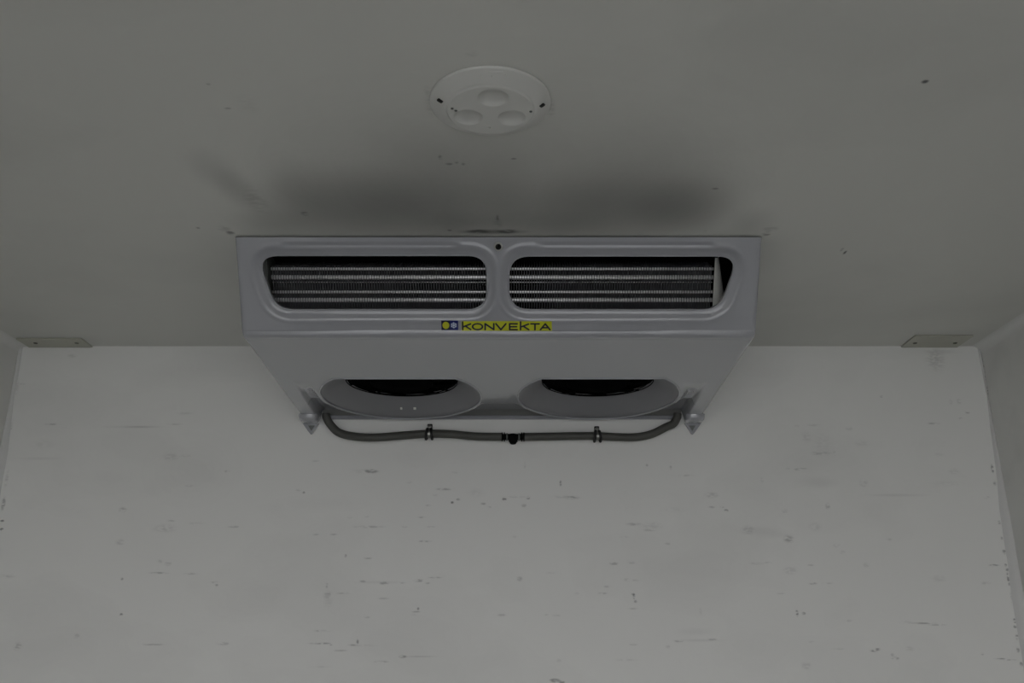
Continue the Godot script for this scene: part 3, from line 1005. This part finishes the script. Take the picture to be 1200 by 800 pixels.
# strokes of one capital, in a box 1 wide and 1 high, y down
func strokes(ch: String) -> Array:
	match ch:
		"K": return [[0.0, -0.33, 0.0, 1.0], [0.08, 0.52, 0.98, 0.04], [0.34, 0.40, 1.0, 1.0]]
		"N": return [[0.0, 1.0, 0.0, 0.0], [0.0, 0.0, 1.0, 1.0], [1.0, 1.0, 1.0, 0.0]]
		"V": return [[0.0, 0.0, 0.5, 1.0], [0.5, 1.0, 1.0, 0.0]]
		"E": return [[0.0, 0.0, 0.0, 1.0], [0.0, 0.0, 1.0, 0.0], [0.0, 0.5, 0.92, 0.5], [0.0, 1.0, 1.0, 1.0]]
		"T": return [[0.0, 0.0, 1.0, 0.0], [0.5, 0.0, 0.5, 1.0]]
		"A": return [[0.0, 1.0, 0.5, 0.0], [0.5, 0.0, 1.0, 1.0], [0.24, 0.66, 0.76, 0.66]]
	return []


func stickers(t: Node3D):
	# wordmark: dark capitals on yellow, 750 x 86
	var w := 750
	var hh := 86
	var im := Image.create(w, hh, false, Image.FORMAT_RGB8)
	var yellow := Color(0.79, 0.80, 0.15)
	var navy := Color(0.07, 0.09, 0.20)
	im.fill(yellow)
	var glyphs := [["K", 10, 66], ["O", 92, 82], ["N", 196, 72], ["V", 286, 82], ["E", 400, 62], ["K", 490, 68], ["T", 576, 68], ["A", 656, 78]]
	for g in glyphs:
		var lines := strokes(g[0])
		for y in hh:
			for x in range(maxi(0, g[1] - 12), mini(w, g[1] + g[2] + 12)):
				var p := Vector2(x + 0.5, y + 0.5)
				var d := 1e6
				if g[0] == "O":
					var q := Vector2((p.x - g[1] - g[2] * 0.5) / (g[2] * 0.5), (p.y - 49.0) / 26.0)
					var l := q.length()
					d = absf(l - 1.0) * (g[2] * 0.5 * absf(q.x) + 26.0 * absf(q.y)) / maxf(0.001, absf(q.x) + absf(q.y))
				for s in lines:
					d = minf(d, seg(p, Vector2(g[1] + s[0] * g[2], 23.0 + s[1] * 52.0), Vector2(g[1] + s[2] * g[2], 23.0 + s[3] * 52.0)))
				var ink := clampf(7.4 - d, 0.0, 1.0)
				if ink > 0.0:
					im.set_pixel(x, y, im.get_pixel(x, y).lerp(navy, ink))
	sticker(t, im, "wordmark_sticker", -0.0551, 0.0782, 0.1239, 0.1385, 0.0)
	# emblem: yellow sun on navy beside a white snowflake on blue, 142 x 84
	var em := Image.create(142, 84, false, Image.FORMAT_RGB8)
	for y in 84:
		for x in 142:
			var c := Color(0.05, 0.07, 0.22) if x < 74 else Color(0.08, 0.13, 0.42)
			var sun := Vector2((x + 0.5 - 38.0) / 30.0, (y + 0.5 - 42.0) / 33.0).length()
			c = c.lerp(Color(0.78, 0.79, 0.17), clampf((1.0 - sun) * 20.0, 0.0, 1.0))
			var q := Vector2(x + 0.5 - 105.0, y + 0.5 - 42.0)
			var d := 1e6
			for i in 6:
				var dirn := Vector2.UP.rotated(TAU * i / 6)
				d = minf(d, seg(q, Vector2.ZERO, dirn * 26.0))
				for sgn in [-1.0, 1.0]:
					d = minf(d, seg(q, dirn * 14.0, dirn * 14.0 + dirn.rotated(sgn * 0.9) * 10.0))
			c = c.lerp(Color(0.86, 0.90, 0.95), clampf(3.0 - d, 0.0, 1.0))
			em.set_pixel(x, y, c)
	sticker(t, em, "emblem_sticker", -0.0848, -0.0600, 0.1229, 0.1375, 0.0)


func sticker(t: Node3D, im: Image, called: String, x0: float, x1: float, s0: float, s1: float, _tilt: float):
	var m := mat(called, Color.WHITE, 0.35)
	m.albedo_texture = ImageTexture.create_from_image(im)
	m.texture_repeat = false
	var st := begin()
	var nn := Vector3(0, na.y, na.x)
	var rows := 10
	var at := func(u: float, v: float, up: float) -> Vector3:
		var x := lerpf(x0, x1, u)
		var sv := lerpf(s0, s1, v)
		return on_cover(x, sv, cut_dist(x, sv)) + nn * up
	for j in rows:
		for i in 12:
			var c := []
			for e in [[0, 0], [1, 0], [1, 1], [0, 1]]:
				c.append(Vector2((i + e[0]) / 12.0, (j + e[1]) / float(rows)))
			for k in [0, 1, 2, 0, 2, 3]:
				st.set_uv(c[k])
				st.add_vertex(at.call(c[k].x, c[k].y, 0.0006) - org)
	# the film's own thickness down to the paint
	for i in 12:
		for v in [0.0, 1.0]:
			for e in [[0, 1], [1, 1], [1, 0], [0, 1], [1, 0], [0, 0]]:
				st.set_uv(Vector2((i + e[0]) / 12.0, v))
				st.add_vertex(at.call((i + e[0]) / 12.0, v, 0.0006 * e[1]) - org)
	commit(st, called, m, t)


# ---------------------------------------------------------------- drain hose

func drain_hose():
	var z := BACK + 0.0125
	var w := func(x: float, y: float) -> Vector3: return Vector3(x, EYE + y, z)
	var t := thing("drain_hose", "grey rubber drain hose slung along the wall under the cooling unit", "hose", Vector3(0.0, EYE + 0.366, BACK))
	var left := [Vector3(-0.3553, EYE + 0.4195, z + 0.005), Vector3(-0.3545, EYE + 0.4125, z + 0.004), w.call(-0.3470, 0.3995), w.call(-0.3290, 0.3830), w.call(-0.2980, 0.3755), w.call(-0.2600, 0.3738), w.call(-0.2050, 0.3778), w.call(-0.1575, 0.3810), w.call(-0.1150, 0.3800), w.call(-0.0700, 0.3760), w.call(-0.0190, 0.3750)]
	var right := [w.call(0.0210, 0.3748), w.call(0.0700, 0.3756), w.call(0.1200, 0.3765), w.call(0.1623, 0.3765), w.call(0.2000, 0.3745), w.call(0.2360, 0.3745), w.call(0.2660, 0.3805), w.call(0.2930, 0.3935), w.call(0.3080, 0.4005), Vector3(0.3148, EYE + 0.4110, z + 0.004), Vector3(0.3165, EYE + 0.4195, z + 0.005)]
	for pts in [left, right]:
		var st := begin(true)
		tube(st, curve(pts, 8), 0.0077, 16)
		commit(st, "hose", "hose_rubber", t)
	# black tee in the middle with its barbs and clips
	var tee := begin(true)
	var c := Vector3(0.0020, EYE + 0.3735, z)
	var path := PackedVector3Array([c + Vector3(-0.024, 0.0012, 0), c + Vector3(0.022, 0.0012, 0)])
	tube(tee, path, 0.0060, 14)
	lathe(tee, c + Vector3(0, -0.001, 0), Vector3.RIGHT, [Vector2(0, -0.0090), Vector2(0.0070, -0.0085), Vector2(0.0088, -0.0050), Vector2(0.0092, 0.0), Vector2(0.0088, 0.0050), Vector2(0.0070, 0.0085), Vector2(0, 0.0090)], 20)
	lathe(tee, c, Vector3(0, -1, 0.25), [Vector2(0.0066, 0.0), Vector2(0.0066, 0.0110), Vector2(0.0056, 0.0120), Vector2(0.0, 0.0120)], 18)
	commit(tee, "tee_fitting", "black_plastic", t)
	for sgn in [-1.0, 1.0]:
		for off in [0.0165, 0.0205]:
			var cl := begin(true)
			lathe(cl, c + Vector3(sgn * off, 0.0013, 0), Vector3.RIGHT, [Vector2(0.0079, -0.0013), Vector2(0.0087, -0.0009), Vector2(0.0087, 0.0009), Vector2(0.0079, 0.0013)], 20)
			commit(cl, "clamp_band", "black_plastic", t)
		var col := begin(true)
		lathe(col, c + Vector3(sgn * 0.0115, 0.0013, 0), Vector3.RIGHT, [Vector2(0.0062, -0.0016), Vector2(0.0072, -0.0012), Vector2(0.0072, 0.0012), Vector2(0.0062, 0.0016)], 20)
		commit(col, "collar", "dull_metal", t)
	# the two rubber-lined clips that hold the hose to the wall
	var labels := ["black rubber-lined hose clip left of the tee, under the left fan", "black rubber-lined hose clip right of the tee, under the right fan"]
	var first: Node3D
	for k in 2:
		var at := Vector3(-0.1575, EYE + 0.3810, BACK) if k == 0 else Vector3(0.1623, EYE + 0.3765, BACK)
		if k == 1:
			var o := first.duplicate()
			o.name = "hose_clip"
			add_child(o, true)
			o.position = at
			o.set_meta("label", labels[1])
			continue
		first = thing("hose_clip", labels[0], "hose clip", at, "clips on the drain hose")
		var hc := Vector3(at.x, at.y, z)
		for dx in [-0.0046, 0.0046]:
			var bd := begin(true)
			var ring := PackedVector3Array()
			for i in 24:
				var a := TAU * i / 24
				ring.append(hc + Vector3(dx * (1.0 - 0.25 * cos(a)), cos(a) * 0.0098 - 0.0004, sin(a) * 0.0098))
			tube(bd, ring, 0.0026, 8, true)
			commit(bd, "rubber_band", "rubber", first)
		var strap := begin(true)
		for i in 20:
			var a0 := lerpf(-0.35, 2.7, i / 20.0)
			var a1 := lerpf(-0.35, 2.7, (i + 1) / 20.0)
			var r := 0.0092
			var p := hc + Vector3(0, cos(a0) * r, sin(a0) * r)
			var q := hc + Vector3(0, cos(a1) * r, sin(a1) * r)
			quad(strap, p + Vector3(-0.0034, 0, 0), p + Vector3(0.0034, 0, 0), q + Vector3(0.0034, 0, 0), q + Vector3(-0.0034, 0, 0), hc)
		commit(strap, "metal_strap", "zinc", first)
		var tab := begin()
		box(tab, Vector3(at.x, at.y + 0.0135, BACK + 0.0032), Vector3(0.0094, 0.0150, 0.0050), 0.0012)
		commit(tab, "fixing_tab", "rubber", first)
		var head := begin(true)
		lathe(head, Vector3(at.x, at.y + 0.0140, BACK + 0.0055), Vector3.BACK, [Vector2(0.0046, 0.0), Vector2(0.0044, 0.0018), Vector2(0.0030, 0.0032), Vector2(0.0, 0.0038)], 18)
		commit(head, "screw_head", "zinc", first)


# ---------------------------------------------------------------- ceiling light

func ceiling_lamp():
	var c := Vector3(-0.0235, EYE + TOP, -0.8690)
	var t := thing("ceiling_lamp", "round white plastic lamp with three dished lenses on the ceiling", "ceiling lamp", c)
	var R := 0.0655
	var dim := [Vector3(-0.0200, 0.0155, -0.8425), Vector3(-0.0475, 0.0150, -0.8800), Vector3(0.0000, 0.0150, -0.8815)]
	var drop := func(x: float, z: float) -> float:
		var r := Vector2(x - c.x, z - c.z).length()
		var d := 0.0
		if r < 0.0465:
			d = 0.0128 + 0.0006 * (1.0 - pow(r / 0.0465, 2.0))
		elif r < 0.0490:
			d = lerpf(0.0128, 0.0110, smoothstep(0.0465, 0.0480, r))
		else:
			var u := (r - 0.0490) / (R - 0.0490)
			d = 0.0110 - 0.0080 * pow(u, 1.25)
		for q in dim:
			var e: float = Vector2(x - q.x, z - q.z).length() / q.y
			if e < 1.0:
				d -= 0.0080 * pow(1.0 - e * e, 0.55)
		return d
	var st := SurfaceTool.new()
	st.begin(Mesh.PRIMITIVE_TRIANGLES)
	st.set_smooth_group(0)
	var segs := 200
	var rings := 84
	st.add_vertex(Vector3(0, -drop.call(c.x, c.z), 0))
	for j in range(1, rings + 1):
		var r := R * j / rings
		for i in segs:
			var a := TAU * i / segs
			var x := c.x + r * sin(a)
			var z := c.z + r * cos(a)
			st.add_vertex(Vector3(x - c.x, -drop.call(x, z), z - c.z))
	for i in segs:
		st.add_vertex(Vector3(R * sin(TAU * i / segs), -0.0002, R * cos(TAU * i / segs)))
	for i in segs:
		var i1 := (i + 1) % segs
		for e in [0, 1 + i1, 1 + i]:
			st.add_index(e)
		for j in rings:
			var a := 1 + j * segs
			var b := a + segs
			for e in [a + i, a + i1, b + i1, a + i, b + i1, b + i]:
				st.add_index(e)
	commit(st, "lamp_body", "lamp_plastic", t)
	# dark slots for the two fixing screws, little pins beside them, and the release tab
	for q in [[-0.0768, -0.8545, 0.5, 0.0066], [0.0325, -0.8640, -0.5, 0.0060]]:
		var sl := begin()
		var b := Basis(Vector3.UP, q[2])
		box(sl, Vector3(q[0], EYE + TOP - drop.call(q[0], q[1]), q[1]), Vector3(q[3], 0.0022, 0.0058), 0.0009, Basis(Vector3.BACK, 0.35 * signf(q[0] + 0.02)) * b)
		commit(sl, "screw_slot", "dark_hole", t)
	for q in [[-0.0642, -0.8625], [-0.0605, -0.8665], [0.0203, -0.8685], [-0.0255, -0.9010]]:
		var pn := begin(true)
		lathe(pn, Vector3(q[0], EYE + TOP - drop.call(q[0], q[1]) + 0.0004, q[1]), Vector3.DOWN, [Vector2(0.0017, 0.0), Vector2(0.0015, 0.0011), Vector2(0.0, 0.0014)], 12)
		commit(pn, "locating_pin", "dull_metal" if q[0] < -0.03 or q[0] > 0.0 else "lamp_plastic", t)
	for q in [[-0.0310, 0.0012, 0.0090], [-0.0165, 0.0150, 0.0010], [-0.0060, 0.0012, 0.0090], [-0.0205, 0.0012, 0.0060]]:
		var tb := begin()
		var zz: float = c.z + 0.0575 + (0.004 if q[2] < 0.002 else 0.0)
		box(tb, Vector3(q[0], EYE + TOP - drop.call(q[0], zz), zz), Vector3(q[1], 0.0014, q[2]), 0.0003, Basis(Vector3.RIGHT, 0.45))
		commit(tb, "release_tab", "lamp_plastic", t)


# ---------------------------------------------------------------- fixing plates in the ceiling corners

func fixing_plates():
	var labels := ["flat painted plate with two screws in the ceiling corner left of the cooling unit", "flat painted plate with two screws in the ceiling corner right of the cooling unit"]
	var spec := [[-0.9540, -0.8270, -1.6800, [-0.9256, -0.8457]], [0.7670, 0.8790, -1.6620, [0.7830, 0.8608]]]
	for k in 2:
		var q: Array = spec[k]
		var at := Vector3((q[0] + q[1]) * 0.5, EYE + TOP, (q[2] + BACK) * 0.5)
		var t := thing("fixing_plate", labels[k], "metal plate", at, "fixing plates in the ceiling corners")
		var st := begin()
		box(st, Vector3(at.x, EYE + TOP - 0.0018, at.z + 0.0004), Vector3(q[1] - q[0], 0.0034, q[2] - BACK - 0.001), 0.0015)
		commit(st, "plate", "plate_paint", t)
		for x in q[3]:
			var sc := begin(true)
			lathe(sc, Vector3(x, EYE + TOP - 0.0034, -1.7020), Vector3.DOWN, [Vector2(0.0040, 0.0), Vector2(0.0036, 0.0012), Vector2(0.0014, 0.0017), Vector2(0.0, 0.0012)], 16)
			commit(sc, "screw_head", "plate_screw", t)
